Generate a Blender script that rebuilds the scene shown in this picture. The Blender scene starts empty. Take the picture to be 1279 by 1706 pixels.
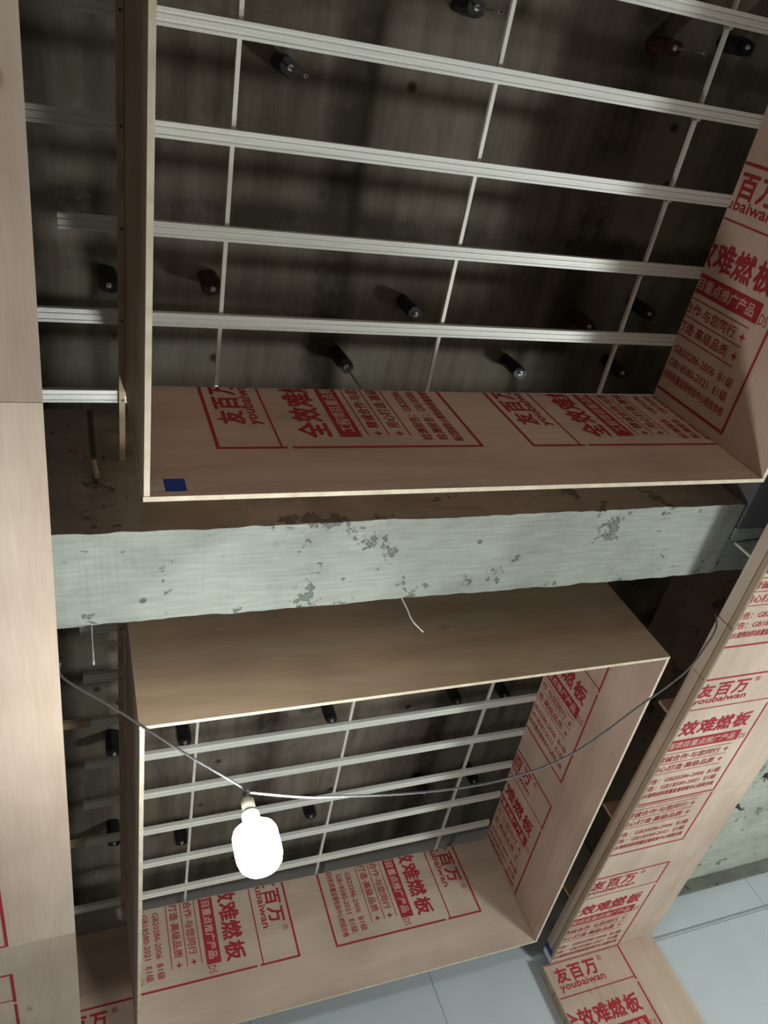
import bpy, bmesh, math, random
from mathutils import Vector, Matrix, noise

random.seed(7)
C = bpy.context.scene.collection
SC = bpy.context.scene

# ------------------------------------------------------------------ units
# One survey unit U is 2.03 m (half a 2.44 m x 1.22 m sheet grid came out at 1.2 U x 0.6 U).
# Heights in U are counted from eye level (1.60 m above the floor).
S = 2.03
EYE = 1.60
def W(x, y, z):
    return Vector((x * S, y * S, z * S + EYE))

# ------------------------------------------------------------------ camera
cam_data = bpy.data.cameras.new('camera')
cam = bpy.data.objects.new('camera', cam_data)
C.objects.link(cam)
cam_data.sensor_fit = 'HORIZONTAL'
cam_data.sensor_width = 36.0
cam_data.lens = 1307.86 / 1279.0 * 36.0
cam_data.clip_start = 0.05
cam_data.clip_end = 100
AX = ((0.92980397, -0.17530594, -0.32362385),      # image right, in world axes
      (-0.0380701, 0.82875606, -0.55831358),       # image down
      (0.36608092, 0.53144258, 0.76390676))        # viewing direction
r = Vector(AX[0]); d = Vector(AX[1]); f = Vector(AX[2])
m = Matrix.Identity(4)
for i in range(3):
    m[i][0] = r[i]; m[i][1] = -d[i]; m[i][2] = -f[i]
m.translation = W(0, 0, 0)
cam.matrix_world = m
SC.camera = cam

# ------------------------------------------------------------------ world, lamps, exposure
world = bpy.data.worlds.new('world')
SC.world = world
world.use_nodes = True
bgn = world.node_tree.nodes['Background']
bgn.inputs[0].default_value = (0.75, 0.85, 1.0, 1)
bgn.inputs[1].default_value = 0.05
BULB_STRENGTH = 275.0
def lamp(name, loc, watts, radius, col):
    l = bpy.data.lights.new(name, 'POINT')
    l.energy = watts; l.shadow_soft_size = radius; l.color = col
    o = bpy.data.objects.new(name, l); C.objects.link(o); o.location = loc
    return o
lamp('work_lamp_side_bay', W(2.35, 1.07, -0.6), 370, 0.28, (0.95, 1.0, 0.97))
lamp('fill_lamp_behind', W(0.55, -2.1, 0.45), 80, 0.25, (1.0, 0.93, 0.82))  # added fill behind the camera, lifts the upper coffer's far board
vs = SC.view_settings
vs.view_transform = 'Standard'
vs.look = 'None'
vs.exposure = 0.0
vs.gamma = 1.0
vs.use_curve_mapping = False
SC.cycles.use_denoising = True
SC.cycles.max_bounces = 8
SC.cycles.diffuse_bounces = 4
SC.cycles.sample_clamp_indirect = 6.0

# ------------------------------------------------------------------ materials
def new_mat(name):
    mt = bpy.data.materials.new(name)
    mt.use_nodes = True
    nt = mt.node_tree
    return mt, nt, nt.nodes['Principled BSDF']

def N(nt, kind, **kw):
    n = nt.nodes.new(kind)
    for k, v in kw.items():
        if k.startswith('i_'):
            key = k[2:]
            n.inputs[int(key) if key.isdigit() else key.replace('_', ' ')].default_value = v
        else:
            setattr(n, k, v)
    return n

def ramp(nt, stops):
    n = nt.nodes.new('ShaderNodeValToRGB')
    e = n.color_ramp.elements
    while len(e) > 1:
        e.remove(e[-1])
    e[0].position = stops[0][0]; e[0].color = (*stops[0][1], 1)
    for p, c in stops[1:]:
        x = e.new(p); x.color = (*c, 1)
    return n

def mix(nt, a, b, fac, mode='MIX'):
    n = nt.nodes.new('ShaderNodeMix')
    n.data_type = 'RGBA'; n.blend_type = mode
    for sock, v in ((6, a), (7, b), (0, fac)):
        if hasattr(v, 'links'):
            nt.links.new(v, n.inputs[sock])
        elif isinstance(v, (int, float)):
            n.inputs[sock].default_value = v
        else:
            n.inputs[sock].default_value = (*v, 1)
    return n.outputs[2]

def plywood(name, c_dark, c_mid, c_light, axis=0, knots=0.5, rough=0.62, thin=1):
    mt, nt, bs = new_mat(name)
    L = nt.links
    tc = N(nt, 'ShaderNodeTexCoord')
    oi = N(nt, 'ShaderNodeObjectInfo')
    off = N(nt, 'ShaderNodeVectorMath', operation='SCALE')
    comb = N(nt, 'ShaderNodeCombineXYZ')
    L.new(oi.outputs['Random'], comb.inputs[0]); L.new(oi.outputs['Random'], comb.inputs[1]); L.new(oi.outputs['Random'], comb.inputs[2])
    L.new(comb.outputs[0], off.inputs[0]); off.inputs['Scale'].default_value = 37.0
    add = N(nt, 'ShaderNodeVectorMath', operation='ADD')
    L.new(tc.outputs['Object'], add.inputs[0]); L.new(off.outputs[0], add.inputs[1])
    mp = N(nt, 'ShaderNodeMapping')
    sc = [6.0, 6.0, 6.0]; sc[axis] = 0.9
    mp.inputs['Scale'].default_value = sc
    L.new(add.outputs[0], mp.inputs[0])
    n1 = N(nt, 'ShaderNodeTexNoise', i_Scale=1.0, i_Detail=6.0, i_Roughness=0.6, i_Distortion=0.6)
    L.new(mp.outputs[0], n1.inputs['Vector'])
    mp2 = N(nt, 'ShaderNodeMapping')
    sc2 = [120.0, 120.0, 120.0]; sc2[axis] = 5.0
    mp2.inputs['Scale'].default_value = sc2
    L.new(add.outputs[0], mp2.inputs[0])
    n2 = N(nt, 'ShaderNodeTexNoise', i_Scale=1.0, i_Detail=3.0, i_Roughness=0.5)
    L.new(mp2.outputs[0], n2.inputs['Vector'])
    r1 = ramp(nt, [(0.28, c_dark), (0.5, c_mid), (0.75, c_light)])
    L.new(n1.outputs[0], r1.inputs[0])
    r2 = ramp(nt, [(0.3, (0.945, 0.94, 0.935)), (0.7, (1.03, 1.03, 1.03))])
    L.new(n2.outputs[0], r2.inputs[0])
    c = mix(nt, r1.outputs[0], r2.outputs[0], 1.0, 'MULTIPLY')
    # broad blotches
    n3 = N(nt, 'ShaderNodeTexNoise', i_Scale=1.6, i_Detail=2.0)
    L.new(add.outputs[0], n3.inputs['Vector'])
    r3 = ramp(nt, [(0.35, (0.86, 0.84, 0.83)), (0.65, (1.05, 1.05, 1.04))])
    L.new(n3.outputs[0], r3.inputs[0])
    c = mix(nt, c, r3.outputs[0], 1.0, 'MULTIPLY')
    if knots > 0:
        mp4 = N(nt, 'ShaderNodeMapping')
        sc4 = [7.5, 7.5, 7.5]; sc4[axis] = 4.0; sc4[thin] = 0.0
        mp4.inputs['Scale'].default_value = sc4
        L.new(add.outputs[0], mp4.inputs[0])
        v = N(nt, 'ShaderNodeTexVoronoi', i_Scale=1.0)
        L.new(mp4.outputs[0], v.inputs['Vector'])
        r4 = ramp(nt, [(0.0, (1, 1, 1)), (0.07, (0.8, 0.8, 0.8)), (0.11, (0.2, 0.2, 0.2)), (0.22, (0, 0, 0))])
        L.new(v.outputs['Distance'], r4.inputs[0])
        sg = N(nt, 'ShaderNodeSeparateColor'); L.new(v.outputs['Color'], sg.inputs[0])
        gt = N(nt, 'ShaderNodeMath', operation='GREATER_THAN'); gt.inputs[1].default_value = 0.80
        L.new(sg.outputs[0], gt.inputs[0])
        gm = N(nt, 'ShaderNodeMath', operation='MULTIPLY'); L.new(gt.outputs[0], gm.inputs[0]); L.new(r4.outputs[0], gm.inputs[1])
        mm = N(nt, 'ShaderNodeMath', operation='MULTIPLY'); mm.inputs[1].default_value = knots
        L.new(gm.outputs[0], mm.inputs[0])
        c = mix(nt, c, (0.14, 0.075, 0.035), mm.outputs[0])
    # each sheet its own tone
    hs = N(nt, 'ShaderNodeHueSaturation')
    mr = N(nt, 'ShaderNodeMapRange'); mr.inputs[3].default_value = 0.92; mr.inputs[4].default_value = 1.08
    L.new(oi.outputs['Random'], mr.inputs[0]); L.new(mr.outputs[0], hs.inputs['Value'])
    L.new(c, hs.inputs['Color'])
    L.new(hs.outputs[0], bs.inputs['Base Color'])
    bs.inputs['Roughness'].default_value = rough
    bs.inputs['Specular IOR Level'].default_value = 0.3
    bp = N(nt, 'ShaderNodeBump', i_Strength=0.12, i_Distance=0.002)
    L.new(n2.outputs[0], bp.inputs['Height']); L.new(bp.outputs[0], bs.inputs['Normal'])
    return mt

PINK = ((0.50, 0.345, 0.275), (0.60, 0.43, 0.35), (0.68, 0.51, 0.42))
PALE = ((0.50, 0.39, 0.31), (0.58, 0.47, 0.38), (0.65, 0.545, 0.45))
TAN = ((0.37, 0.265, 0.175), (0.45, 0.335, 0.23), (0.53, 0.41, 0.29))
M_PINK_X = plywood('pink_plywood', *PINK, axis=0, knots=0.15)
M_PALE_X = plywood('pale_plywood', *PALE, axis=0, knots=0.55)
M_PALE_Y = plywood('pale_plywood_lengthwise', *PALE, axis=1, knots=0.5, thin=2)
M_TAN_X = plywood('tan_plywood', *TAN, axis=0, knots=0.8)

def ply_edge():
    mt, nt, bs = new_mat('plywood_edge')
    tc = N(nt, 'ShaderNodeTexCoord')
    nn = N(nt, 'ShaderNodeTexNoise', i_Scale=14.0, i_Detail=4.0)
    nt.links.new(tc.outputs['Object'], nn.inputs['Vector'])
    rr = ramp(nt, [(0.3, (0.60, 0.50, 0.36)), (0.6, (0.72, 0.645, 0.50)), (0.8, (0.78, 0.71, 0.57))])
    nt.links.new(nn.outputs[0], rr.inputs[0]); nt.links.new(rr.outputs[0], bs.inputs['Base Color'])
    bs.inputs['Roughness'].default_value = 0.75
    return mt
M_EDGE = ply_edge()

def flat(name, col, rough=0.6, metal=0.0, var=0.08, scale=18.0, spec=0.4):
    mt, nt, bs = new_mat(name)
    tc = N(nt, 'ShaderNodeTexCoord')
    nn = N(nt, 'ShaderNodeTexNoise', i_Scale=scale, i_Detail=4.0)
    nt.links.new(tc.outputs['Object'], nn.inputs['Vector'])
    rr = ramp(nt, [(0.3, tuple(max(0, c * (1 - var)) for c in col)), (0.7, tuple(min(1, c * (1 + var)) for c in col))])
    nt.links.new(nn.outputs[0], rr.inputs[0]); nt.links.new(rr.outputs[0], bs.inputs['Base Color'])
    bs.inputs['Roughness'].default_value = rough
    bs.inputs['Metallic'].default_value = metal
    bs.inputs['Specular IOR Level'].default_value = spec
    return mt

def red_print():
    mt, nt, bs = new_mat('red_print_ink')
    tc = N(nt, 'ShaderNodeTexCoord')
    nn = N(nt, 'ShaderNodeTexNoise', i_Scale=60.0, i_Detail=5.0, i_Roughness=0.7)
    nt.links.new(tc.outputs['Object'], nn.inputs['Vector'])
    rr = ramp(nt, [(0.25, (0.31, 0.022, 0.034)), (0.6, (0.38, 0.038, 0.05)), (0.8, (0.45, 0.10, 0.095))])
    nt.links.new(nn.outputs[0], rr.inputs[0]); nt.links.new(rr.outputs[0], bs.inputs['Base Color'])
    bs.inputs['Roughness'].default_value = 0.7
    bs.inputs['Specular IOR Level'].default_value = 0.2
    return mt
M_RED = red_print()
M_PAPER = flat('band_lettering', (0.60, 0.40, 0.32), 0.7)

def galvanised():
    mt, nt, bs = new_mat('galvanised_steel')
    L = nt.links
    tc = N(nt, 'ShaderNodeTexCoord')
    mp = N(nt, 'ShaderNodeMapping'); mp.inputs['Scale'].default_value = (0.8, 60, 60)
    L.new(tc.outputs['Object'], mp.inputs[0])
    nn = N(nt, 'ShaderNodeTexNoise', i_Scale=3.0, i_Detail=5.0, i_Roughness=0.65)
    L.new(mp.outputs[0], nn.inputs['Vector'])
    v = N(nt, 'ShaderNodeTexVoronoi', i_Scale=130.0)
    L.new(tc.outputs['Object'], v.inputs['Vector'])
    rr = ramp(nt, [(0.3, (0.66, 0.67, 0.62)), (0.55, (0.80, 0.815, 0.765)), (0.75, (0.86, 0.875, 0.83))])
    L.new(nn.outputs[0], rr.inputs[0])
    c = mix(nt, rr.outputs[0], v.outputs['Color'], 0.08, 'OVERLAY')
    L.new(c, bs.inputs['Base Color'])
    bs.inputs['Metallic'].default_value = 0.12
    r2 = ramp(nt, [(0.3, (0.38, 0.38, 0.38)), (0.7, (0.55, 0.55, 0.55))])
    L.new(nn.outputs[0], r2.inputs[0]); L.new(r2.outputs[0], bs.inputs['Roughness'])
    return mt
M_GALV = galvanised()
M_CARRIER = flat('zinc_carrier', (0.78, 0.76, 0.70), 0.45, 0.15)
M_RUBBER = flat('black_rubber', (0.012, 0.012, 0.017), 0.45, var=0.4)
M_RUBBER_RED = flat('reddish_black_rubber', (0.035, 0.012, 0.010), 0.45, var=0.5)
M_BOLT = flat('zinc_bolt', (0.62, 0.63, 0.62), 0.32, 0.7)
M_ROD = flat('threaded_rod', (0.42, 0.40, 0.34), 0.4, 0.7, var=0.3, scale=90)
M_TIMBER = flat('sawn_timber', (0.50, 0.39, 0.26), 0.75, var=0.2, scale=9)
M_TIMBER_DARK = flat('brown_timber', (0.20, 0.135, 0.10), 0.8, var=0.25, scale=9)
M_CABLE = flat('grey_cable_sheath', (0.13, 0.13, 0.135), 0.5, var=0.15)
M_WIRE = flat('pale_wire_sheath', (0.74, 0.70, 0.68), 0.5)
M_BLUE = flat('blue_sticker', (0.015, 0.045, 0.30), 0.5)
M_GREYSTICK = flat('pale_sticker', (0.50, 0.43, 0.40), 0.6, var=0.2)
M_DARKHOLE = flat('dark_screw', (0.03, 0.026, 0.022), 0.6)
M_STEELGREY = flat('grey_steel_sheet', (0.16, 0.16, 0.18), 0.5, 0.2)
M_WHITEPLAST = flat('white_plastic', (0.78, 0.78, 0.76), 0.4)
M_BRASS = flat('lamp_cap_metal', (0.62, 0.60, 0.5), 0.35, 0.8)

def concrete_dark():
    """board-marked slab soffit: brown grey, blotched, with dark stained formwork seams"""
    mt, nt, bs = new_mat('slab_concrete')
    L = nt.links
    tc = N(nt, 'ShaderNodeTexCoord')
    P = tc.outputs['Object']
    n1 = N(nt, 'ShaderNodeTexNoise', i_Scale=0.9, i_Detail=7.0, i_Roughness=0.62, i_Distortion=0.4)
    L.new(P, n1.inputs['Vector'])
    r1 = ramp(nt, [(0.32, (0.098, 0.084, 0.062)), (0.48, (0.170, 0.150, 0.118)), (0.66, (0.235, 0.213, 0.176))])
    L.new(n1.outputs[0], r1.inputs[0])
    mp = N(nt, 'ShaderNodeMapping'); mp.inputs['Scale'].default_value = (9, 1.1, 4)
    L.new(P, mp.inputs[0])
    n2 = N(nt, 'ShaderNodeTexNoise', i_Scale=1.0, i_Detail=6.0, i_Roughness=0.6)
    L.new(mp.outputs[0], n2.inputs['Vector'])
    r2 = ramp(nt, [(0.34, (0.62, 0.60, 0.57)), (0.60, (1.08, 1.08, 1.08))])
    L.new(n2.outputs[0], r2.inputs[0])
    c = mix(nt, r1.outputs[0], r2.outputs[0], 1.0, 'MULTIPLY')
    # seams: x = 1.066 + 1.208 k and y = 0.785 + 2.44 k, widened by noise
    sep = N(nt, 'ShaderNodeSeparateXYZ'); L.new(P, sep.inputs[0])
    nz = N(nt, 'ShaderNodeTexNoise', i_Scale=2.6, i_Detail=6.0, i_Roughness=0.7); L.new(P, nz.inputs['Vector'])
    def seam(axis_out, off, period, width):
        a = N(nt, 'ShaderNodeMath', operation='SUBTRACT'); a.inputs[1].default_value = off - period / 2
        L.new(axis_out, a.inputs[0])
        jit = N(nt, 'ShaderNodeMath', operation='MULTIPLY_ADD'); jit.inputs[1].default_value = 0.05
        L.new(nz.outputs[0], jit.inputs[0]); L.new(a.outputs[0], jit.inputs[2])
        b = N(nt, 'ShaderNodeMath', operation='WRAP'); b.inputs[1].default_value = 0; b.inputs[2].default_value = period
        L.new(jit.outputs[0], b.inputs[0])
        s = N(nt, 'ShaderNodeMath', operation='SUBTRACT'); s.inputs[1].default_value = period / 2 + 0.025
        L.new(b.outputs[0], s.inputs[0])
        ab = N(nt, 'ShaderNodeMath', operation='ABSOLUTE'); L.new(s.outputs[0], ab.inputs[0])
        mr = N(nt, 'ShaderNodeMapRange'); mr.inputs[1].default_value = width; mr.inputs[2].default_value = width * 0.4
        mr.inputs[3].default_value = 0.0; mr.inputs[4].default_value = 1.0
        L.new(ab.outputs[0], mr.inputs[0])
        mu = N(nt, 'ShaderNodeMath', operation='MULTIPLY'); L.new(mr.outputs[0], mu.inputs[0])
        rz = ramp(nt, [(0.36, (0.35,) * 3), (0.56, (1.0,) * 3)]); L.new(nz.outputs[0], rz.inputs[0])
        L.new(rz.outputs[0], mu.inputs[1])
        return mu.outputs[0]
    c = mix(nt, c, (0.045, 0.035, 0.025), seam(sep.outputs[0], 1.066, 1.208, 0.13))
    c = mix(nt, c, (0.045, 0.035, 0.025), seam(sep.outputs[1], 0.785, 2.44, 0.10))
    # pock marks
    mv = N(nt, 'ShaderNodeMapping'); mv.inputs['Scale'].default_value = (1, 1, 0); L.new(P, mv.inputs[0])
    v = N(nt, 'ShaderNodeTexVoronoi', i_Scale=4.5, i_Randomness=1.0); L.new(mv.outputs[0], v.inputs['Vector'])
    rv = ramp(nt, [(0.0, (1, 1, 1)), (0.07, (0.85, 0.85, 0.85)), (0.13, (0, 0, 0))]); L.new(v.outputs['Distance'], rv.inputs[0])
    rg = ramp(nt, [(0.45, (0, 0, 0)), (0.52, (1, 1, 1))]); L.new(n2.outputs[0], rg.inputs[0])
    k = N(nt, 'ShaderNodeMath', operation='MULTIPLY'); L.new(rv.outputs[0], k.inputs[0]); L.new(rg.outputs[0], k.inputs[1])
    c = mix(nt, c, (0.022, 0.018, 0.014), k.outputs[0])
    L.new(c, bs.inputs['Base Color'])
    bs.inputs['Roughness'].default_value = 0.8
    bs.inputs['Specular IOR Level'].default_value = 0.25
    bp = N(nt, 'ShaderNodeBump', i_Strength=0.25, i_Distance=0.006)
    L.new(n2.outputs[0], bp.inputs['Height']); L.new(bp.outputs[0], bs.inputs['Normal'])
    return mt
M_SLAB = concrete_dark()

def concrete_light(name, base, seam_x=None, green=0.5):
    mt, nt, bs = new_mat(name)
    L = nt.links
    tc = N(nt, 'ShaderNodeTexCoord'); P = tc.outputs['Object']
    n1 = N(nt, 'ShaderNodeTexNoise', i_Scale=2.2, i_Detail=8.0, i_Roughness=0.62, i_Distortion=0.3)
    L.new(P, n1.inputs['Vector'])
    r1 = ramp(nt, [(0.3, tuple(c * 0.72 for c in base)), (0.5, base), (0.72, tuple(min(1, c * 1.2) for c in base))])
    L.new(n1.outputs[0], r1.inputs[0])
    mp = N(nt, 'ShaderNodeMapping'); mp.inputs['Scale'].default_value = (3.0, 34, 10); mp.inputs['Rotation'].default_value = (0, 0, 1.05)
    L.new(P, mp.inputs[0])
    n2 = N(nt, 'ShaderNodeTexNoise', i_Scale=2.0, i_Detail=5.0); L.new(mp.outputs[0], n2.inputs['Vector'])
    r2 = ramp(nt, [(0.35, (0.9, 0.9, 0.9)), (0.65, (1.06, 1.06, 1.06))]); L.new(n2.outputs[0], r2.inputs[0])
    c = mix(nt, r1.outputs[0], r2.outputs[0], 1.0, 'MULTIPLY')
    # pits and outlined stains
    n3 = N(nt, 'ShaderNodeTexNoise', i_Scale=5.5, i_Detail=7.0, i_Roughness=0.72); L.new(P, n3.inputs['Vector'])
    r3 = ramp(nt, [(0.595, (0, 0, 0)), (0.62, (0.9, 0.9, 0.9)), (0.675, (0.35, 0.45, 0.45)), (0.74, (0.9, 0.9, 0.9))]); L.new(n3.outputs[0], r3.inputs[0])
    c = mix(nt, c, tuple(x * 0.22 for x in base), r3.outputs[0])
    mv = N(nt, 'ShaderNodeMapping'); mv.inputs['Scale'].default_value = (1, 1, 0); L.new(P, mv.inputs[0])
    v = N(nt, 'ShaderNodeTexVoronoi', i_Scale=10.0); L.new(mv.outputs[0], v.inputs['Vector'])
    rv = ramp(nt, [(0.0, (1, 1, 1)), (0.11, (0.75, 0.75, 0.75)), (0.17, (0, 0, 0))]); L.new(v.outputs['Distance'], rv.inputs[0])
    rg = ramp(nt, [(0.50, (0, 0, 0)), (0.56, (1, 1, 1))]); L.new(n1.outputs[0], rg.inputs[0])
    k = N(nt, 'ShaderNodeMath', operation='MULTIPLY'); L.new(rv.outputs[0], k.inputs[0]); L.new(rg.outputs[0], k.inputs[1])
    c = mix(nt, c, tuple(x * 0.16 for x in base), k.outputs[0])
    L.new(c, bs.inputs['Base Color'])
    bs.inputs['Roughness'].default_value = 0.85
    bs.inputs['Specular IOR Level'].default_value = 0.25
    bp = N(nt, 'ShaderNodeBump', i_Strength=0.5, i_Distance=0.01)
    L.new(n3.outputs[0], bp.inputs['Height']); L.new(bp.outputs[0], bs.inputs['Normal'])
    return mt
M_BEAM = concrete_light('beam_concrete', (0.315, 0.34, 0.305))
M_BEAMSIDE = concrete_light('bounce_tinted_concrete', (0.27, 0.235, 0.185))  # brown formed concrete, with warm plywood bounce light partly put into the colour
M_SIDEBEAM = concrete_light('side_beam_concrete', (0.42, 0.45, 0.39))
M_BANDCON_SHADED = concrete_light('shaded_band_concrete', (0.17, 0.18, 0.155))  # darker than the soffit: shade on the upright face put into the colour
M_WALLPAINT = flat('pale_blue_grey_paint', (0.52, 0.58, 0.62), 0.55, var=0.03, scale=3)
M_ROOM = flat('plain_plaster', (0.45, 0.44, 0.42), 0.8, var=0.06, scale=2)
M_FLOOR = flat('screed_floor', (0.30, 0.29, 0.27), 0.8, var=0.15, scale=2)
M_TRIM = flat('grey_joint_bead', (0.30, 0.35, 0.37), 0.5)

def bulb_mat():
    mt, nt, bs = new_mat('glowing_bulb')
    bs.inputs['Base Color'].default_value = (0.9, 0.9, 0.9, 1)
    bs.inputs['Emission Color'].default_value = (0.97, 1.0, 0.98, 1)
    bs.inputs['Emission Strength'].default_value = BULB_STRENGTH
    return mt
M_BULB = bulb_mat()

# ------------------------------------------------------------------ builders
def link(name, me, mats, parent=None, mw=None):
    o = bpy.data.objects.new(name, me)
    C.objects.link(o)
    for mt in (mats if isinstance(mats, (list, tuple)) else [mats]):
        me.materials.append(mt)
    if parent is not None:
        o.parent = parent
    if mw is not None:
        o.matrix_world = mw
    return o

def bm_obj(name, bm, mats, parent=None, mw=None, smooth=False):
    bmesh.ops.recalc_face_normals(bm, faces=bm.faces)
    me = bpy.data.meshes.new(name)
    bm.to_mesh(me); bm.free()
    if smooth:
        for p in me.polygons:
            p.use_smooth = True
    return link(name, me, mats, parent, mw)

def add_box(bm, lo, hi, mat=0):
    vs_ = [bm.verts.new((x, y, z)) for x in (lo[0], hi[0]) for y in (lo[1], hi[1]) for z in (lo[2], hi[2])]
    for q in ((0, 1, 3, 2), (4, 6, 7, 5), (0, 4, 5, 1), (2, 3, 7, 6), (0, 2, 6, 4), (1, 5, 7, 3)):
        fc = bm.faces.new([vs_[i] for i in q]); fc.material_index = mat
    return vs_

def tag(o, label=None, cat=None, group=None, kind=None):
    if label: o['label'] = label
    if cat: o['category'] = cat
    if group: o['group'] = group
    if kind: o['kind'] = kind
    return o

PARENT_MW = {}
def thing(name, loc, label, cat, group=None):
    o = bpy.data.objects.new(name, None)
    C.objects.link(o)
    o.empty_display_size = 0.1
    o.location = loc
    tag(o, label, cat, group)
    return o

def under(o, parent, mw):
    """parent o so that it ends at world matrix mw (parents have no scale; parents' world known)"""
    o.parent = parent
    pw = world_of(parent)
    o.matrix_parent_inverse = Matrix.Identity(4)
    o.matrix_basis = pw.inverted() @ mw
    return o
def world_of(o):
    if o.parent is None:
        return o.matrix_basis.copy()
    return world_of(o.parent) @ o.matrix_parent_inverse @ o.matrix_basis

def part(name, bm, mats, parent, mw, smooth=False):
    o = bm_obj(name, bm, mats, None, None, smooth)
    if parent is None:
        o.matrix_basis = mw
    else:
        under(o, parent, mw)
    return o

def wbox(name, lo, hi, mats, parent=None, bevel=0.0):
    """box between two U points, object origin at its centre"""
    a = W(*lo); b = W(*hi); c = (a + b) / 2
    bm = bmesh.new(); add_box(bm, a - c, b - c)
    if bevel:
        bmesh.ops.bevel(bm, geom=list(bm.edges), offset=bevel, segments=1, affect='EDGES')
    return part(name, bm, mats, parent, Matrix.Translation(c))

def sheet(name, lo, hi, thin, mats, parent=None, bevel=0.0008):
    """plywood sheet: faces across axis `thin` get mats[0], the sawn edges mats[1]"""
    a = W(*lo); b = W(*hi); c = (a + b) / 2
    bm = bmesh.new(); add_box(bm, a - c, b - c)
    bm.normal_update(); bmesh.ops.recalc_face_normals(bm, faces=bm.faces)
    for fc in bm.faces:
        fc.material_index = 0 if abs(fc.normal[thin]) > 0.9 else 1
    return part(name, bm, mats, parent, Matrix.Translation(c))

def upright_sheet(name, p0, p1, z0, z1, t, mats, parent):
    """vertical sheet whose visible face runs p0->p1 (U, plan); thickness t (U) to the left of p0->p1"""
    a = W(p0[0], p0[1], z0); b = W(p1[0], p1[1], z0)
    L_ = (b - a).length; h = (z1 - z0) * S; tt = t * S
    ang = math.atan2(b.y - a.y, b.x - a.x)
    mw = Matrix.Translation(a) @ Matrix.Rotation(ang, 4, 'Z')
    bm = bmesh.new(); add_box(bm, (0, 0, 0), (L_, tt, h))
    bm.normal_update(); bmesh.ops.recalc_face_normals(bm, faces=bm.faces)
    for fc in bm.faces:
        fc.material_index = 0 if abs(fc.normal[1]) > 0.9 else 1
    return part(name, bm, mats, parent, mw)

def tube(bm, pts, rad, n=8):
    rings = []
    for i, p in enumerate(pts):
        t = (pts[min(i + 1, len(pts) - 1)] - pts[max(i - 1, 0)]).normalized()
        up = Vector((0, 0, 1)) if abs(t.z) < 0.9 else Vector((1, 0, 0))
        u = t.cross(up).normalized(); v = t.cross(u).normalized()
        rr = rad[i] if isinstance(rad, (list, tuple)) else rad
        rings.append([bm.verts.new(p + (u * math.cos(2 * math.pi * k / n) + v * math.sin(2 * math.pi * k / n)) * rr) for k in range(n)])
    for a, b in zip(rings, rings[1:]):
        for k in range(n):
            bm.faces.new((a[k], a[(k + 1) % n], b[(k + 1) % n], b[k]))
    bm.faces.new(rings[0]); bm.faces.new(list(reversed(rings[-1])))

def spline(pts, steps=8):
    out = []
    P = [pts[0]] + list(pts) + [pts[-1]]
    for i in range(1, len(P) - 2):
        p0, p1, p2, p3 = P[i - 1], P[i], P[i + 1], P[i + 2]
        for s in range(steps):
            t = s / steps
            out.append(0.5 * ((2 * p1) + (p2 - p0) * t + (2 * p0 - 5 * p1 + 4 * p2 - p3) * t * t + (3 * p1 - p0 - 3 * p2 + p3) * t ** 3))
    out.append(P[-2])
    return out

def lathe(bm, prof, n=32):
    rings = []
    for rad, z in prof:
        rings.append([bm.verts.new((rad * math.cos(2 * math.pi * k / n), rad * math.sin(2 * math.pi * k / n), z)) for k in range(n)])
    for a, b in zip(rings, rings[1:]):
        for k in range(n):
            bm.faces.new((a[k], a[(k + 1) % n], b[(k + 1) % n], b[k]))
    bm.faces.new(rings[0]); bm.faces.new(list(reversed(rings[-1])))

# ------------------------------------------------------------------ printed stamp (flat print on the boards)
PW, PH = 0.372, 0.501            # stamp size in U: u along the lettering, v down the lines
_glyph_cache = {}
def text_mesh(body, bold=0.0):
    key = (body, bold)
    if key not in _glyph_cache:
        cu = bpy.data.curves.new('lettering', 'FONT')
        cu.body = body; cu.size = 1.0; cu.resolution_u = 2; cu.offset = bold; cu.fill_mode = 'FRONT'
        ob = bpy.data.objects.new('lettering', cu); C.objects.link(ob)
        dg = bpy.context.evaluated_depsgraph_get(); dg.update()
        me = bpy.data.meshes.new_from_object(ob.evaluated_get(dg))
        vs_ = [v.co.copy() for v in me.vertices]
        fs = [tuple(p.vertices) for p in me.polygons]
        bpy.data.objects.remove(ob); bpy.data.curves.remove(cu); bpy.data.meshes.remove(me)
        _glyph_cache[key] = (vs_, fs)
    return _glyph_cache[key]

def put_text(V, F, MI, body, u0, u1, vc, h, bold=0.0, mat=0, lift=0.0):
    """fit body between u0 and u1, centred on line v=vc with height h"""
    vs_, fs = text_mesh(body)
    if not vs_:
        return
    x0 = min(v.x for v in vs_); x1 = max(v.x for v in vs_); y0 = min(v.y for v in vs_); y1 = max(v.y for v in vs_)
    strikes = [(0, 0)] if not bold else [(bold * math.cos(a), bold * math.sin(a)) for a in (0.5, 1.55, 2.6, 3.64, 4.69, 5.74)]
    for k, (du_, dv_) in enumerate(strikes):
        n = len(V)
        for v in vs_:
            V.append((u0 + du_ + (v.x - x0) / (x1 - x0) * (u1 - u0), vc + h / 2 + dv_ - (v.y - y0) / (y1 - y0) * h, lift + k * 2e-5))
        for q in fs:
            F.append(tuple(n + i for i in q)); MI.append(mat)

def put_rect(V, F, MI, u0, u1, v0, v1, mat=0, lift=0.0):
    n = len(V)
    V += [(u0, v0, lift), (u1, v0, lift), (u1, v1, lift), (u0, v1, lift)]
    F.append((n, n + 1, n + 2, n + 3)); MI.append(mat)

def put_star(V, F, MI, u, v, s):
    n = len(V)
    for k in range(8):
        a = k * math.pi / 4; rr = s if k % 2 == 0 else s * 0.32
        V.append((u + rr * math.sin(a), v + rr * math.cos(a), 0.0))
    F.append(tuple(n + k for k in range(8))); MI.append(0)

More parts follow.
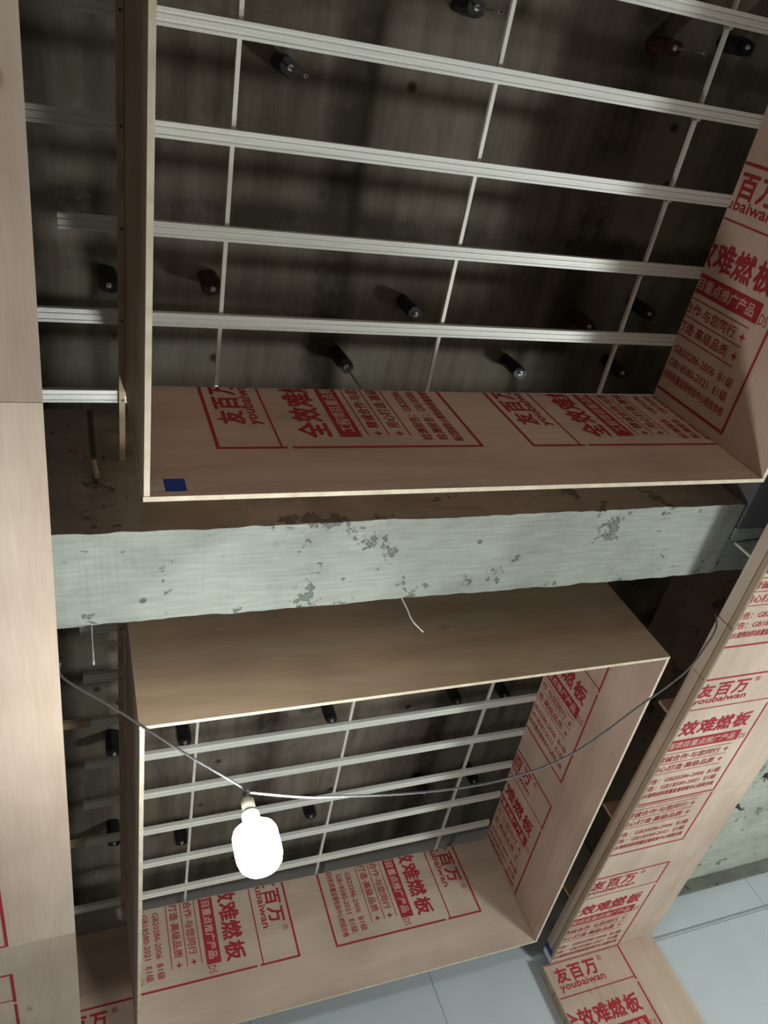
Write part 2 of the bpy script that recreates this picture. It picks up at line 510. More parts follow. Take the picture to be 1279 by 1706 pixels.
STAMP = ([], [], [])
def build_stamp():
    V, F, MI = STAMP
    b, t = 0.0062, 0.0036
    R_ = put_rect
    R_(V, F, MI, 0, PW, 0, b)                               # upper box
    R_(V, F, MI, 0, b, b, 0.121); R_(V, F, MI, PW - b, PW, b, 0.121)
    R_(V, F, MI, b, PW - b, 0.110, 0.110 + t)
    R_(V, F, MI, 0, b, 0.130, PH); R_(V, F, MI, PW - b, PW, 0.130, PH)   # lower box
    R_(V, F, MI, b, PW - b, PH - b, PH)
    for ch, uc in (('友', 0.113), ('百', 0.170), ('万', 0.228)):
        put_text(V, F, MI, ch, uc - 0.024, uc + 0.024, 0.044, 0.046, 0.0017)
    put_text(V, F, MI, '®', PW - 0.106, PW - 0.088, 0.024, 0.018)
    put_text(V, F, MI, 'youbaiwan', 0.086, PW - 0.108, 0.0835, 0.029, 0.0007)
    for ch, uc in (('全', 0.066), ('效', 0.126), ('难', 0.186), ('燃', 0.2445), ('板', 0.308)):
        put_text(V, F, MI, ch, uc - 0.027, uc + 0.027, 0.184, 0.056, 0.0019)
    R_(V, F, MI, 0.040, PW - 0.040, 0.228, 0.270)
    put_text(V, F, MI, '工程项目重点推广产品', 0.058, PW - 0.056, 0.249, 0.026, 0.0005, 1, 0.0006)
    put_text(V, F, MI, 'DS', PW - 0.036, PW - 0.014, 0.257, 0.022)
    for v in (0.282, 0.323, 0.366):
        R_(V, F, MI, 0.045, PW - 0.050, v, v + 0.0022)
    put_text(V, F, MI, '精诚合作·与您同行', 0.074, PW - 0.080, 0.304, 0.024, 0.0004)
    put_text(V, F, MI, '用心打造·高级品质', 0.074, PW - 0.080, 0.346, 0.024, 0.0004)
    for v in (0.305, 0.347):
        put_star(V, F, MI, 0.053, v, 0.011); put_star(V, F, MI, PW - 0.058, v, 0.011)
    put_text(V, F, MI, '检测报告：GB20286-2006  B1级', 0.028, PW - 0.030, 0.398, 0.022, 0.0003)
    put_text(V, F, MI, '检测报告：GB18580-2021  E1级', 0.028, PW - 0.030, 0.429, 0.022, 0.0003)
    put_text(V, F, MI, '通过国家防火建筑材料质量监督检验中心检验合格', 0.022, PW - 0.024, 0.460, 0.020, 0.0003)
build_stamp()

def stamp(panel, origin, du, dv, normal, clips, lift=0.0012):
    """print the stamp on a board. origin: U point of (u,v)=(0,0); du, dv, normal: world unit vectors;
    clips: list of (U point, world normal) - what lies beyond each plane is cut away with the sheet"""
    V, F, MI = STAMP
    du = Vector(du); dv = Vector(dv); nn = Vector(normal)
    o = W(*origin)
    bm = bmesh.new()
    vv = [bm.verts.new(o + (du * u + dv * v) * S + nn * (lift + l)) for u, v, l in V]
    for q, mi in zip(F, MI):
        try:
            fc = bm.faces.new([vv[i] for i in q]); fc.material_index = mi
        except ValueError:
            pass
    for pt, cn in clips:
        bmesh.ops.bisect_plane(bm, geom=list(bm.verts) + list(bm.edges) + list(bm.faces), plane_co=W(*pt), plane_no=Vector(cn), clear_outer=True)
    mw = world_of(panel)
    bm.transform(mw.inverted())
    me = bpy.data.meshes.new('printed_lettering')
    bm.to_mesh(me); bm.free()
    ob = link('printed_lettering', me, [M_RED, M_PAPER])
    ob['label'] = 'red printed characters and ruled frame'
    return under(ob, panel, mw)

# ================================================================== THE SETTING
def struct(o, label=None):
    o['kind'] = 'structure'
    if label: o['label'] = label
    return o

SLAB = 1.58
FAR = 2.645
def big_box(name, lo, hi, mat, label):
    o = wbox(name, lo, hi, mat)
    return struct(o, label)
# ceiling slab keeps its origin at world zero so the formwork seams stay on the survey grid
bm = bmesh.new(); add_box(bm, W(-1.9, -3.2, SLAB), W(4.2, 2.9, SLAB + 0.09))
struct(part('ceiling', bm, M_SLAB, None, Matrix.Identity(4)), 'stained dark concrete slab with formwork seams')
fl_bm = bmesh.new(); add_box(fl_bm, (-1.9 * S, -3.2 * S, -0.1), (4.2 * S, 2.9 * S, 0.0))
struct(part('floor', fl_bm, M_FLOOR, None, Matrix.Identity(4)), 'plain grey screed floor')
ZF = -EYE / S
big_box('wall_left', (-1.9, -3.2, ZF), (-1.8, 2.9, SLAB), M_ROOM, 'plain plaster wall of the hall')
big_box('wall_right', (4.1, -3.2, ZF), (4.2, 2.9, SLAB), M_ROOM, 'plain plaster wall past the side bay')
big_box('wall_rear', (-1.8, -3.2, ZF), (4.1, -3.1, SLAB), M_ROOM, 'plain plaster wall behind the viewer')

# far wall: masonry core, painted boards with open joints in front of it
wb = struct(wbox('wall_back', (-1.8, FAR + 0.006, ZF), (4.1, FAR + 0.1, SLAB), M_ROOM), 'far wall lined with pale blue-grey boards')
J = 0.0010
xs = [-1.8, -0.76, -0.16, 0.44, 1.041, 1.66, 2.449, 3.05, 4.1]
for a, b in zip(xs, xs[1:]):
    for z0, z1 in (((ZF, 0.9985), (1.0015, 1.12)) if a >= 1.6 else ((ZF, 1.44),)):
        o = wbox('wall_panel', (a + J, FAR, z0), (b - J, FAR + 0.0062, z1), M_WALLPAINT, wb)
# the bead under the horizontal joint of the boards, right of the column
bd = bmesh.new()
c = W(2.98, FAR, 1.0)
add_box(bd, (-1.10 * S, -0.008, -0.004), (1.10 * S, 0.0, 0.004)); add_box(bd, (-1.10 * S, -0.004, -0.020), (1.10 * S, 0.0, -0.017))
part('joint_bead', bd, M_TRIM, wb, Matrix.Translation(c))

def rough_beam(name, lo, hi, mat, nx, ny, amp, axis_long=0):
    """concrete beam with a cast, slightly ragged arris: subdivided box whose lower edges wander"""
    a = W(*lo); b = W(*hi); c = (a + b) / 2
    bm = bmesh.new()
    add_box(bm, a - c, b - c)
    bm.edges.ensure_lookup_table()
    long_e = [e for e in bm.edges if abs((e.verts[0].co - e.verts[1].co)[axis_long]) > 0.1]
    bmesh.ops.subdivide_edges(bm, edges=long_e, cuts=nx, use_grid_fill=True)
    zlo = min(v.co.z for v in bm.verts)
    for v in bm.verts:
        if abs(v.co.z - zlo) < 1e-5:
            q = v.co + c
            other = 1 - axis_long
            k = noise.noise(q * 3.1) * 0.6 + noise.noise(q * 11.0) * 0.4 + noise.noise(q * 31.0) * 0.25
            v.co[other] += k * amp
            v.co.z += abs(noise.noise(q * 9.0 + Vector((5, 2, 1)))) * amp * 0.7
    bmesh.ops.recalc_face_normals(bm, faces=bm.faces)
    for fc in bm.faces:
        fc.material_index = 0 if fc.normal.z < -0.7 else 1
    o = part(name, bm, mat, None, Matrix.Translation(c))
    return o
BZ = 1.13
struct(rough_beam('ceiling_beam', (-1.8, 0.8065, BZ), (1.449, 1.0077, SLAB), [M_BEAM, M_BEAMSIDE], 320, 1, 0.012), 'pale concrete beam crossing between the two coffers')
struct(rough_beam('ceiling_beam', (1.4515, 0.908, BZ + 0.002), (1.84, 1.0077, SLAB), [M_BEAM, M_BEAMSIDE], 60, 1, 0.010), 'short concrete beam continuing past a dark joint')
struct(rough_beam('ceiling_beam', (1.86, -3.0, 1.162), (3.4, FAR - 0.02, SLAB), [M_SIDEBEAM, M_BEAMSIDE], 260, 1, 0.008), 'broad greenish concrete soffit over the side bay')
struct(wbox('trim_1', (1.86, FAR - 0.0195, 1.120), (3.4, FAR + 0.004, SLAB), M_BANDCON_SHADED), 'concrete strip above the boards of the far wall')

# ================================================================== PLYWOOD COFFERS
RIM = 1.0
TOP = 1.3755
XP = Vector((1, 0, 0)); YP = Vector((0, 1, 0)); ZP = Vector((0, 0, 1))

def coffer(corners, label, print_fn, mats, t=0.0085):
    """corners: outer plan corners A(near left) B(near right) Cc(far right) D(far left), U"""
    A, B, Cc, D = corners
    root = thing('plywood_coffer', W((A[0] + Cc[0]) / 2, (A[1] + Cc[1]) / 2, RIM), label, 'coffer', 'open plywood coffers hung under the steel grid')
    left = upright_sheet('side_panel', A, D, RIM, TOP, -t, [mats['left'], M_EDGE], root)
    right = upright_sheet('side_panel', B, Cc, RIM, TOP, t, [mats['right'], M_EDGE], root)
    # near and far boards run between the outer faces, butting the side boards
    far = upright_sheet('side_panel', (D[0], D[1]), (Cc[0], Cc[1]), RIM, TOP, -t, [mats['far'], M_EDGE], root)
    near = upright_sheet('side_panel', A, B, RIM, TOP, t, [mats['near'], M_EDGE], root)
    return root, near, right, far, left

E0 = 0.0009
# --- upper coffer (only its far part shows; it is as long as the lower one)
mats1 = dict(left=M_TAN_X, right=M_PINK_X, far=M_PINK_X, near=M_PINK_X)
root1 = thing('plywood_coffer', W(0.69, 0.04, RIM), 'open plywood coffer before the beam, printed inside, with a small blue sticker in its corner', 'coffer', 'open plywood coffers hung under the steel grid')
t1 = 0.0085
c1_left = upright_sheet('side_panel', (0.0885, -0.586), (0.0942, 0.651), RIM, TOP, -t1, [M_TAN_X, M_EDGE], root1)
c1_right = upright_sheet('side_panel', (1.2910, -0.586), (1.2910, 0.651), RIM, TOP, -t1, [M_PINK_X, M_EDGE], root1)
c1_far = upright_sheet('side_panel', (0.0935, 0.6520), (1.2995, 0.6520), RIM, TOP, 0.0085, [M_PINK_X, M_EDGE], root1)
c1_near = upright_sheet('side_panel', (0.0880, -0.595), (1.2995, -0.595), RIM, TOP, 0.0085, [M_PINK_X, M_EDGE], root1)
for x0 in (0.222, 0.830):
    stamp(c1_far, (x0, 0.6520, 1.139), ZP, XP, -YP, [((0, 0, TOP - 0.002), ZP), ((1.2895, 0, 0), XP)])
for y0 in (0.127, -0.480):
    stamp(c1_right, (1.2910, y0, 1.139 + PW), -ZP, YP, -XP, [((0, 0, TOP - 0.002), ZP), ((0, -0.585, 0), -YP)])
def sticker(name, lo, hi, mat, parent, lab):
    o = wbox(name, lo, hi, mat, parent); o['label'] = lab; return o
sticker('blue_sticker', (0.1265, 0.6512, 1.0135), (0.158, 0.6518, 1.048), M_BLUE, c1_far, 'small deep blue sticker')
sticker('grey_sticker', (0.1040, 0.6511, 1.0135), (0.1262, 0.6518, 1.046), M_GREYSTICK, c1_far, 'crumpled pale paper corner')

# --- lower coffer, hung slightly out of square
root2 = thing('plywood_coffer', W(0.70, 1.77, RIM), 'open plywood coffer beyond the beam, with the lit bulb hanging in front of it', 'coffer', 'open plywood coffers hung under the steel grid')
c2_near = upright_sheet('side_panel', (0.0925, 1.1425), (1.2865, 1.1425), RIM, TOP, 0.008, [M_TAN_X, M_EDGE], root2)
c2_left = upright_sheet('side_panel', (0.0935, 1.151), (0.0985, 2.386), RIM, TOP, -0.0085, [M_PALE_X, M_EDGE], root2)
c2_right = upright_sheet('side_panel', (1.2790, 1.151), (1.32291, 2.3978), RIM, TOP, -0.0075, [M_PINK_X, M_EDGE], root2)
c2_far = upright_sheet('side_panel', (0.0980, 2.3865), (1.3315, 2.3985), RIM, TOP, 0.0085, [M_PALE_X, M_EDGE], root2)
rdir = (W(1.3225, 2.386, 0) - W(1.2790, 1.151, 0)).normalized()
rnorm = Vector((-rdir.y, rdir.x, 0))
for y0 in (1.300, 1.908):
    x0 = 1.2790 + (y0 - 1.151) * (1.3225 - 1.2790) / (2.386 - 1.151)
    stamp(c2_right, (x0, y0, 1.150 + PW), -ZP, rdir, rnorm, [((0, 0, TOP - 0.002), ZP), ((1.32, 2.384, 0), YP)])
fdir = (W(1.3315, 2.3985, 0) - W(0.0980, 2.3865, 0)).normalized()
fnorm = Vector((fdir.y, -fdir.x, 0))
for x0 in (1.190, 0.577):
    y0 = 2.3865 + (x0 - 0.098) * (2.3985 - 2.3865) / (1.3315 - 0.098)
    stamp(c2_far, (x0, y0, 1.131 + PW), -ZP, -fdir, fnorm, [((0, 0, TOP - 0.002), ZP), ((0.108, 0, 0), -XP)])

# ================================================================== SUSPENSION STEEL
def joist_profile():
    w, h, t = 0.0245 * S / 2, 0.0105 * S, 0.0009
    g = 0.0034
    outer = [(-w, h), (-w, 0), (-w * 0.62, 0), (-w * 0.54, g), (-w * 0.34, g), (-w * 0.26, 0), (w * 0.26, 0), (w * 0.34, g), (w * 0.54, g), (w * 0.62, 0), (w, 0), (w, h)]
    lips = [(w - 0.007, h), (w - 0.007, h - t)]
    path = [(-w + 0.007, h)] + outer + [(w - 0.007, h)]
    return path, t
def joist(x0, x1, y, slope, label, bits=()):
    root = thing('ceiling_joist', W(x0, y, TOP + 0.0008), label, 'joist', 'galvanised ceiling joists')
    root.rotation_euler[2] = slope
    L_ = (x1 - x0) * S
    path, t = joist_profile()
    bm = bmesh.new()
    rows = []
    for x in (0, L_):
        rows.append(([bm.verts.new((x, p[0], p[1])) for p in path]))
    # inner skin
    inner = []
    n = len(path)
    for x in (0, L_):
        rr = []
        for i, p in enumerate(path):
            if i == 0 or i == n - 1: q = (p[0], p[1] - t)
            elif p[1] > 0.005: q = (p[0] * (1 - t / abs(p[0])), p[1] - t)
            else: q = (p[0] * (1 - (t / abs(p[0]) if i in (2, n - 3) else 0)), p[1] + t)
            rr.append(bm.verts.new((x, q[0], q[1])))
        inner.append(rr)
    for i in range(n - 1):
        bm.faces.new((rows[0][i], rows[0][i + 1], rows[1][i + 1], rows[1][i]))
        bm.faces.new((inner[0][i], inner[1][i], inner[1][i + 1], inner[0][i + 1]))
        for e in (0, 1):
            bm.faces.new((rows[e][i], inner[e][i], inner[e][i + 1], rows[e][i + 1]))
    for i in (0, n - 1):
        bm.faces.new((rows[0][i], rows[1][i], inner[1][i], inner[0][i]))
    o = bm_obj('channel', bm, M_GALV, root)
    return root
ORD = ['first', 'second', 'third', 'fourth', 'fifth', 'sixth', 'seventh', 'eighth', 'ninth']
#            y at the left, left end
J1 = [(0.6765, -0.20), (0.5255, -0.20), (0.3695, -0.008), (0.2175, -0.20), (0.0665, 0.004), (-0.0865, -0.01), (-0.2385, -0.20), (-0.39, 0.0), (-0.545, -0.02)]
for i, (y, xl) in enumerate(J1):
    sl = -0.0085
    joist(xl, 1.315, y - xl * 0.0085, sl, 'galvanised steel joist over the upper coffer, %s row from the concrete beam' % ORD[i], ())
J2 = [(1.386, 0.003), (1.537, 0.016), (1.688, -0.001), (1.844, -0.008), (2.003, -0.006), (2.160, 0.012), (2.318, -0.20)]
J2.insert(0, (1.235, 0.0))
for i, (y, xl) in enumerate(J2):
    joist(xl, 1.312, y + 0.004, -0.009, 'galvanised steel joist over the lower coffer, %s row from the concrete beam' % ORD[i], ())

# tan timber packers that carry two of the joists on towards the left soffit
for y, xr, lab in ((1.538, 0.012, 'short tan timber packer at the cut end of a joist, just beyond the hanging cable'),
                   (2.004, -0.010, 'short tan timber packer at a joist end, low in the gap left of the coffer')):
    o = wbox('timber_packer', (-0.16, y - 0.009, TOP + 0.001), (xr, y + 0.011, TOP + 0.013), M_TIMBER)
    tag(o, lab, 'timber', 'timber packers')

def carrier(x, y0, y1, ys, label):
    root = thing('carrier_rail', W(x, y0, TOP + 0.0118), label, 'rail', 'slim steel carriers above the joists')
    bm = bmesh.new()
    L_ = (y1 - y0) * S; w, h, t = 0.0072, 0.016, 0.0012
    add_box(bm, (-w, 0, 0), (w, L_, t)); add_box(bm, (-w, 0, t), (-w + t, L_, h)); add_box(bm, (-w, 0, h - t), (w, L_, h))
    bm_obj('channel', bm, M_CARRIER, root)
    for y in ys:
        bm = bmesh.new()
        add_box(bm, (-0.010, -0.016, -0.012), (-0.008, 0.016, 0.022)); add_box(bm, (0.008, -0.016, -0.012), (0.010, 0.016, 0.022))
        add_box(bm, (-0.010, -0.016, 0.020), (0.010, 0.016, 0.022))
        o = bm_obj('joist_clip', bm, M_BOLT, root)
        o.location = (0, (y - y0) * S, 0)
for x, wd in ((0.261, 'next to its plain left side'), (0.7055, 'over the middle'), (1.146, 'next to its printed right side')):
    carrier(x, -0.62, 0.80, [a for a, _ in J1], 'slim steel carrier rail above the upper coffer, %s' % wd)
for x, wd in ((0.272, 'next to its left side'), (0.696, 'over the middle, right of the bulb'), (1.135, 'next to its printed right side')):
    carrier(x, 1.14, 2.50, [a for a, _ in J2], 'slim steel carrier rail above the lower coffer, %s' % wd)

# vibration hangers bolted up to the slab
def hanger(x, y, rot, rod_to, label, mat, sx=0.034, sy=0.026, h=0.076):
    root = thing('vibration_hanger', W(x, y, SLAB), label, 'hanger', 'black rubber hangers under the slab')
    root.rotation_euler[2] = rot
    zb = -h * S
    a, b = sx * S / 2, sy * S / 2
    bm = bmesh.new()
    lo = [bm.verts.new(p) for p in ((-a, -b * .55, zb), (-a * .6, -b, zb), (a * .6, -b, zb), (a, -b * .55, zb), (a, b * .55, zb), (a * .6, b, zb), (-a * .6, b, zb), (-a, b * .55, zb))]
    mid = [bm.verts.new((v.co.x * 1.12, v.co.y * 1.12, zb * 0.72)) for v in lo]
    hi = [bm.verts.new((v.co.x * 1.02, v.co.y * 1.02, 0.0)) for v in lo]
    for r0, r1 in ((lo, mid), (mid, hi)):
        for k in range(8):
            bm.faces.new((r0[k], r0[(k + 1) % 8], r1[(k + 1) % 8], r1[k]))
    bm.faces.new(lo); bm.faces.new(hi)
    bm_obj('rubber_block', bm, mat, root)
    bm = bmesh.new()
    lathe(bm, [(0.0105, zb + 0.001), (0.0105, zb - 0.003), (0.0065, zb - 0.003), (0.0065, zb - 0.012), (0.003, zb - 0.014)], 12)
    bm_obj('bolt', bm, M_BOLT, root)
    if rod_to is not None:
        bm = bmesh.new()
        zr = (rod_to - SLAB) * S
        tube(bm, [Vector((0.0, 0, zb - 0.010)), Vector((0.0, 0, zr))], 0.0045, 8)
        rd = bm_obj('threaded_rod', bm, M_ROD, root)
        bm = bmesh.new()
        lathe(bm, [(0.006, zr), (0.007, zr + 0.003), (0.007, zr + 0.011), (0.006, zr + 0.014)], 6)
        bm_obj('nut', bm, M_BOLT, rd)
B_, R__ = M_RUBBER, M_RUBBER_RED
HANG = [
 (0.694, -0.030, 0.2, 1.405, 'black hanger with thick bolt and bright rod, topmost by the upper coffer middle carrier', B_),
 (1.132, -0.036, 0.1, 1.410, 'dark red-brown hanger near the top right, its thin rod ending beside a carrier', R__),
 (1.304, -0.064, 0.3, None, 'black hexagonal hanger in the shade of the slab, closest to the top right corner', B_),
 (0.372, 0.112, 0.5, 1.395, 'lone dull black hanger with a slanting looking rod, in the upper left grid field', B_),
 (0.074, 0.512, 0.2, None, 'black hanger half hidden by the brown outside of the upper coffer', B_),
 (0.264, 0.506, -0.2, None, 'dark reddish hanger touching the line of the upper coffer left carrier', R__),
 (0.697, 0.533, 0.7, None, 'black stocky hanger just left of the upper coffer middle carrier', B_),
 (1.145, 0.537, 0.6, None, 'dark red hanger just left of the upper coffer right carrier', R__),
 (1.304, 0.497, 0.6, None, 'black hanger right of the upper coffer right carrier, beside the printed right board', B_),
 (0.559, 0.658, 0.7, 1.385, 'black rectangular hanger with a long thin rod down to the printed coffer board', B_),
 (0.996, 0.661, 0.5, None, 'black six-sided hanger alone between two carriers above the far printed board', B_),
 (1.288, 0.652, 0.7, None, 'black hanger in the darkest corner of the upper coffer', B_),
 (0.263, 1.806, 0.1, None, 'dark blue-black hanger beside the cable behind the lower coffer plain board', B_),
 (0.074, 1.812, 0.4, None, 'dark hanger seen beyond the beam in the gap left of the lower coffer', B_),
 (0.694, 1.801, 0.5, None, 'slim dark blue hanger near the lower coffer middle carrier, close to the plain board', B_),
 (1.115, 1.797, 0.4, None, 'black hanger left of the lower coffer right carrier, close to the plain board', B_),
 (1.290, 1.800, 0.3, None, 'black hanger in the near right corner of the lower coffer', B_),
 (1.100, 2.250, 0.2, None, 'black hanger just under the pale cable in the lower coffer', B_),
 (1.292, 2.236, 0.3, None, 'black hanger beside the printed right board of the lower coffer', B_),
 (0.272, 2.275, 0.1, None, 'dark hanger left of the glowing bulb by a carrier', B_),
 (0.690, 2.262, 0.3, None, 'greyish hanger lost in the glare right of the bulb', B_),
 (0.072, 2.215, 0.2, None, 'dark hanger in the gap left of the lower coffer, nearest the far wall', B_),
]
for x, y, rt, rod, lab, mt in HANG:
    hanger(x, y, rt, rod, lab, mt)

# battens screwed along the joists outside the left coffer boards
def batten(y0, y1, ys, lab, slope=0.0):
    root = thing('timber_batten', W(0.0772, y0, TOP - 0.0118), lab, 'batten', 'timber battens along the coffer sides')
    root.rotation_euler[2] = slope
    bm = bmesh.new()
    add_box(bm, (0, 0, 0), ((0.0102 if slope < -0.0043 else 0.0140) * S, (y1 - y0) * S, 0.0115 * S))
    bm_obj('strip', bm, M_TIMBER, root)
    for y in ys:
        if y0 < y < y1:
            bm = bmesh.new()
            lathe(bm, [(0.0042, 0.001), (0.0042, -0.0012), (0.002, -0.0022)], 10)
            o = bm_obj('screw', bm, M_DARKHOLE, root); o.location = (0.012, (y - y0) * S, 0)
batten(-0.60, 0.8045, [a for a, _ in J1], 'long narrow timber batten outside the upper coffer, its pale end hanging past it', -0.0046)
batten(1.02, 2.40, [a for a, _ in J2], 'long narrow timber batten outside the lower coffer left side', -0.0041)

# ================================================================== PERIMETER SOFFITS
def soffit(label, x0, x1, ys, edge_x, sign, mats):
    root = thing('plywood_soffit', W((x0 + x1) / 2, (ys[0] + ys[-1]) / 2, RIM), label, 'soffit', 'plywood soffits along the sides')
    sheets = []
    for a, b in zip(ys, ys[1:]):
        sheets.append(sheet('plywood_sheet', (x0, a + 0.0006, RIM), (x1, b - 0.0006, RIM + 0.0062), 2, mats, root))
    return root, sheets
# right one: 0.43 U wide, lettering across it
rootR, shR = soffit('wide printed plywood soffit running along the right, its timber edge towards the dark gap', 1.4465, 1.877, [-1.2, -0.67, 0.541, 1.7505, 2.600], 1.4465, 1, [M_PALE_Y, M_EDGE])
clipx = ((1.4475, 0, 0), -XP)
def ystamp(panel, xr, y0, lo, hi, cx):
    stamp(panel, (xr - PW, y0, RIM), XP, YP, -ZP, [cx, ((0, lo + 0.001, 0), -YP), ((0, hi - 0.001, 0), YP)])
ystamp(shR[1], 1.727, 0.030, -0.67, 0.541, clipx)
ystamp(shR[2], 1.727, 0.638, 0.541, 1.7505, clipx)
ystamp(shR[2], 1.727, 1.244, 0.541, 1.7505, clipx)
ystamp(shR[3], 1.727, 1.484, 1.7505, 2.600, clipx)
ystamp(shR[3], 1.730, 2.100, 1.7505, 2.600, clipx)
# edge strip below, batten above, a dark open line between them
def edge_run(root, xa, xb, joints, z0, z1, nm, mt):
    for a, b in zip(joints, joints[1:]):
        wbox(nm, (xa, a + 0.0008, z0), (xb, b - 0.0008, z1), mt, root, 0.001)
edge_run(rootR, 1.4460, 1.4560, [-1.2, 0.02, 1.252, 2.599], RIM + 0.0066, RIM + 0.0200, 'edge_strip', plywood('edge_strip_wood', *TAN, axis=1, knots=0.0))
edge_run(rootR, 1.4455, 1.4600, [-1.2, 0.02, 1.252, 2.570], RIM + 0.0222, RIM + 0.0545, 'edge_batten', plywood('edge_batten_wood', *PALE, axis=1, knots=0.1))
sheet('light_stop_board', (1.868, -1.2, RIM + 0.0066), (1.8768, 2.5995, 1.1605), 0, [M_TAN_X, M_EDGE], rootR)  # unseen board added to stop the side lamp's light above the soffit
o = sticker('blue_sticker', (1.4438, 2.545, RIM + 0.012), (1.4452, 2.569, RIM + 0.052), M_BLUE, rootR, 'blue sticker at the end of the edge batten')
o = sticker('white_sticker', (1.4438, 2.5695, RIM + 0.004), (1.4452, 2.594, RIM + 0.048), M_WHITEPLAST, rootR, 'white label beside the blue sticker')

rootL, shL = soffit('broad mostly unprinted plywood soffit running down the left side', -0.49, -0.0335, [-1.9, -0.70, 0.501, 1.762, 2.600], -0.0335, -1, [M_PALE_Y, M_EDGE])
for i, (y0) in enumerate((0.64, 1.261, 1.871)):
    pn = shL[2] if i < 2 else shL[3]
    lo, hi = (0.501, 1.762) if i < 2 else (1.762, 2.600)
    if i == 0: continue
    ystamp(pn, -0.163, y0, lo, hi, ((-0.489, 0, 0), -XP))
edge_run(rootL, -0.048, -0.0340, [-1.9, -0.70, 0.501, 1.762, 2.599], RIM + 0.0066, RIM + 0.030, 'edge_batten', plywood('left_edge_batten_wood', *PALE, axis=1, knots=0.1))

# board standing in the gap past the left end of the lower coffer, print to the room
brd = thing('plywood_board', W(0.0, 2.62, 1.0), 'faintly printed plywood board standing on the far wall left of the lower coffer', 'board')
bs_ = sheet('plywood_sheet', (-0.40, 2.620, 1.0), (0.40, 2.629, 1.472), 1, [M_PINK_X, M_EDGE], brd)
stamp(bs_, (-0.22, 2.620, 1.245), XP, -ZP, -YP, [((0, 0, 1.002), -ZP)])

# gusset boards that hang the right soffit from above
for y, h, lab in ((1.43, 0.105, 'small plywood gusset on the right soffit edge, nearest the concrete beam'),
                  (1.885, 0.113, 'small plywood gusset on the right soffit edge, the middle one of three'),
                  (2.305, 0.105, 'small plywood gusset on the right soffit edge, nearest the far wall')):
    o = sheet('plywood_gusset', (1.4605, y, RIM + 0.0065), (1.60, y + 0.009, RIM + h), 1, [M_TAN_X, M_EDGE])
    tag(o, lab, 'board', 'gusset boards on the right soffit')

# white drop rod from the beam to the soffit edge
bm = bmesh.new()
pt = W(1.4775, 0.92, BZ)
tube(bm, [Vector((0, 0, 0.0)), Vector((0, 0, -(BZ - 1.03) * S))], 0.0065, 10)
o = part('drop_rod', bm, M_WIRE, None, Matrix.Translation(pt))
tag(o, 'straight pale rod dropping from the beam end to the right soffit', 'rod')
o = wbox('steel_angle', (1.457, 0.875, BZ - 0.002), (1.76, 0.9065, BZ + 0.02), M_BEAM)
tag(o, 'grey ledge piece between the beam end and the dark steel box', 'bracket')
o = wbox('steel_box', (1.457, 0.705, BZ - 0.004), (1.76, 0.8720, SLAB), M_STEELGREY)
tag(o, 'dark grey steel box beside the right end of the beam', 'box')

# ================================================================== COLUMN CLADDING
colroot = thing('plywood_column', W(1.65, 2.62, ZF), 'printed plywood column casing under the far end of the right soffit', 'column')
colp = sheet('front_sheet', (1.4195, 2.600, ZF), (1.877, 2.607, RIM - 0.0005), 1, [plywood('column_plywood', *PALE, axis=2, knots=0.5), M_EDGE], colroot)
stamp(colp, (1.728 - PW, 2.600, 1.002), XP, -ZP, -YP, [((1.4215, 0, 0), -XP), ((0, 0, 0.9975), ZP)])
zs = [0.999, 0.918, 0.838, 0.60, 0.2, -0.3, ZF]
for a, b in zip(zs[1:], zs):
    for x0, x1 in ((1.421, 1.440), (1.858, 1.8755)):
        wbox('side_block', (x0, 2.6075, a + 0.0012), (x1, FAR - 0.0006, b - 0.0012), M_TIMBER, colroot)

# ================================================================== LAMP AND WIRES
BX, BY, BZC = 0.2265, 1.033, 0.650
bulb = thing('light_bulb', W(BX, BY, BZC), 'large glowing white bulb hanging from the sagging cable', 'bulb')
bm = bmesh.new()
R0 = 0.068
prof = [(0.006, -0.071), (0.030, -0.069), (0.049, -0.061), (0.061, -0.047), (0.0670, -0.026), (R0, 0.0), (R0, 0.026), (0.0675, 0.048), (0.062, 0.062), (0.046, 0.071), (0.024, 0.076)]
lathe(bm, prof, 40)
bm_obj('globe', bm, M_BULB, bulb, None, True)
bm = bmesh.new()
lathe(bm, [(0.0235, 0.0765), (0.027, 0.086), (0.027, 0.118), (0.022, 0.128)], 24)
bm_obj('lamp_base', bm, M_WHITEPLAST, bulb, None, True)
bm = bmesh.new()
lathe(bm, [(0.0185, 0.1285), (0.0205, 0.132), (0.0205, 0.168), (0.012, 0.176), (0.006, 0.180)], 20)
bm_obj('socket', bm, M_BRASS, bulb, None, True)

pts_l = [W(-0.0325, 0.995, 1.030), W(-0.0275, 1.0, 0.999), W(0.047, 1.010, 0.930), W(0.140, 1.022, 0.836), W(0.221, 1.032, 0.760), W(0.2275, 1.033, 0.7485)]
pts_r = [W(0.2275, 1.033, 0.7485), W(0.308, 1.036, 0.7255), W(0.365, 1.038, 0.716), W(0.504, 1.044, 0.700), W(0.655, 1.050, 0.699), W(0.814, 1.056, 0.728), W(1.023, 1.065, 0.812), W(1.209, 1.072, 0.890), W(1.344, 1.078, 0.971), W(1.410, 1.080, 1.020), W(1.440, 1.081, 1.060)]
cab = thing('lamp_cable', W(0.2275, 1.033, 0.7485), 'thin grey cable sagging from left soffit to right soffit, carrying the lit bulb', 'cable')
for nm, pp in (('cable_run', pts_l), ('cable_run', pts_r)):
    bm = bmesh.new()
    tube(bm, spline(pp, 8), 0.0042, 8)
    part(nm, bm, M_CABLE, cab, Matrix.Identity(4), True)
bm = bmesh.new()
lathe(bm, [(0.008, -0.010), (0.0105, -0.006), (0.0105, 0.006), (0.006, 0.012)], 12)
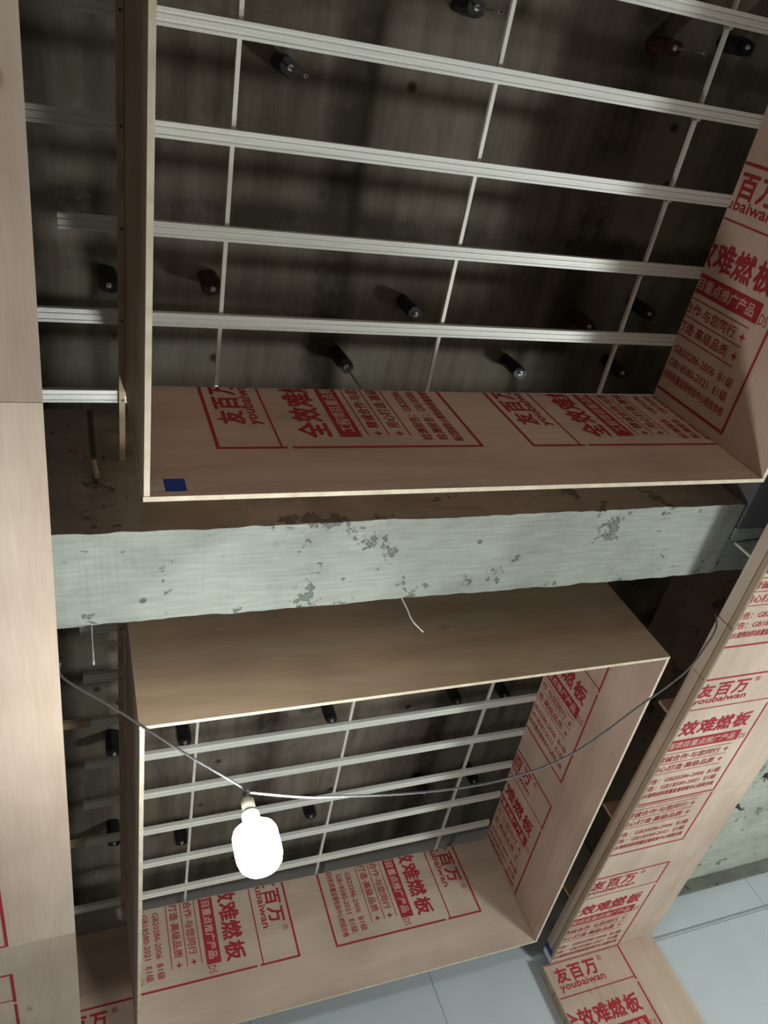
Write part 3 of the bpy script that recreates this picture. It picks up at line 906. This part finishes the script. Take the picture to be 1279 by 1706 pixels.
part('cable_joint', bm, M_CABLE, cab, Matrix.Translation(W(0.2275, 1.033, 0.7475)), True)

def wire(pts, rad, lab, cat, name='wire_tail', mat=M_WIRE):
    bm = bmesh.new()
    base = pts[0].copy()
    sp = spline([p - base for p in pts], 6)
    tube(bm, sp, rad, 7)
    o = part(name, bm, mat, None, Matrix.Translation(base), True)
    tag(o, lab, cat, 'loose wire ends hanging from the slab')
    return o
wire([W(0.6235, 1.0065, BZ + 0.003), W(0.6235, 1.008, 1.098), W(0.621, 1.007, 1.062), W(0.630, 1.006, 1.026)], 0.0028, 'thin bent pale wire end hanging from the middle of the beam edge', 'wire')
o = wire([W(0.020, 1.0065, BZ + 0.003), W(0.020, 1.010, 1.10), W(0.020, 1.011, 1.065), W(0.020, 1.011, 1.035)], [0.0018] * 12 + [0.0028] * 4 + [0.0042, 0.0042, 0.003], 'straight thin wire with a swollen tip hanging from the left end of the beam', 'wire')
bm = bmesh.new()
tube(bm, [Vector((0, 0, 0)), Vector((0.004, 0.0, -0.05)), Vector((0.006, 0, -0.11))], 0.0095, 8)
o = part('timber_peg', bm, M_TIMBER, None, Matrix.Translation(W(0.037, 0.7985, 1.352)))
tag(o, 'short pale timber peg beside the dark face of the beam at left', 'peg')
# dark torn cable ends poking from the side bay soffit
for (x, y, s, lab) in ((2.235, 2.005, 0.050, 'dark torn bundle of cable ends in the greenish soffit, near the photo edge'), (2.185, 2.165, 0.042, 'smaller dark frayed cable end in the greenish soffit over the printed panel')):
    root = thing('cable_stub', W(x, y, 1.1625), lab, 'cable', 'cable stubs in the side bay soffit')
    bm = bmesh.new()
    for k in range(7):
        a = random.uniform(0, 6.28); rr = random.uniform(0.2, 1.0) * s
        tube(bm, [Vector((0.25 * rr * math.cos(a), 0.25 * rr * math.sin(a), 0.004)), Vector((0.6 * rr * math.cos(a), 0.6 * rr * math.sin(a), -0.02)), Vector((rr * math.cos(a) * 1.2, rr * math.sin(a), -0.035 - random.uniform(0, 0.02)))], 0.005, 6)
    bm_obj('strands', bm, M_STEELGREY, root)
    bm = bmesh.new()
    lathe(bm, [(s * 0.5, 0.002), (s * 0.55, -0.004), (s * 0.3, -0.012)], 10)
    bm_obj('sleeve', bm, M_DARKHOLE, root)
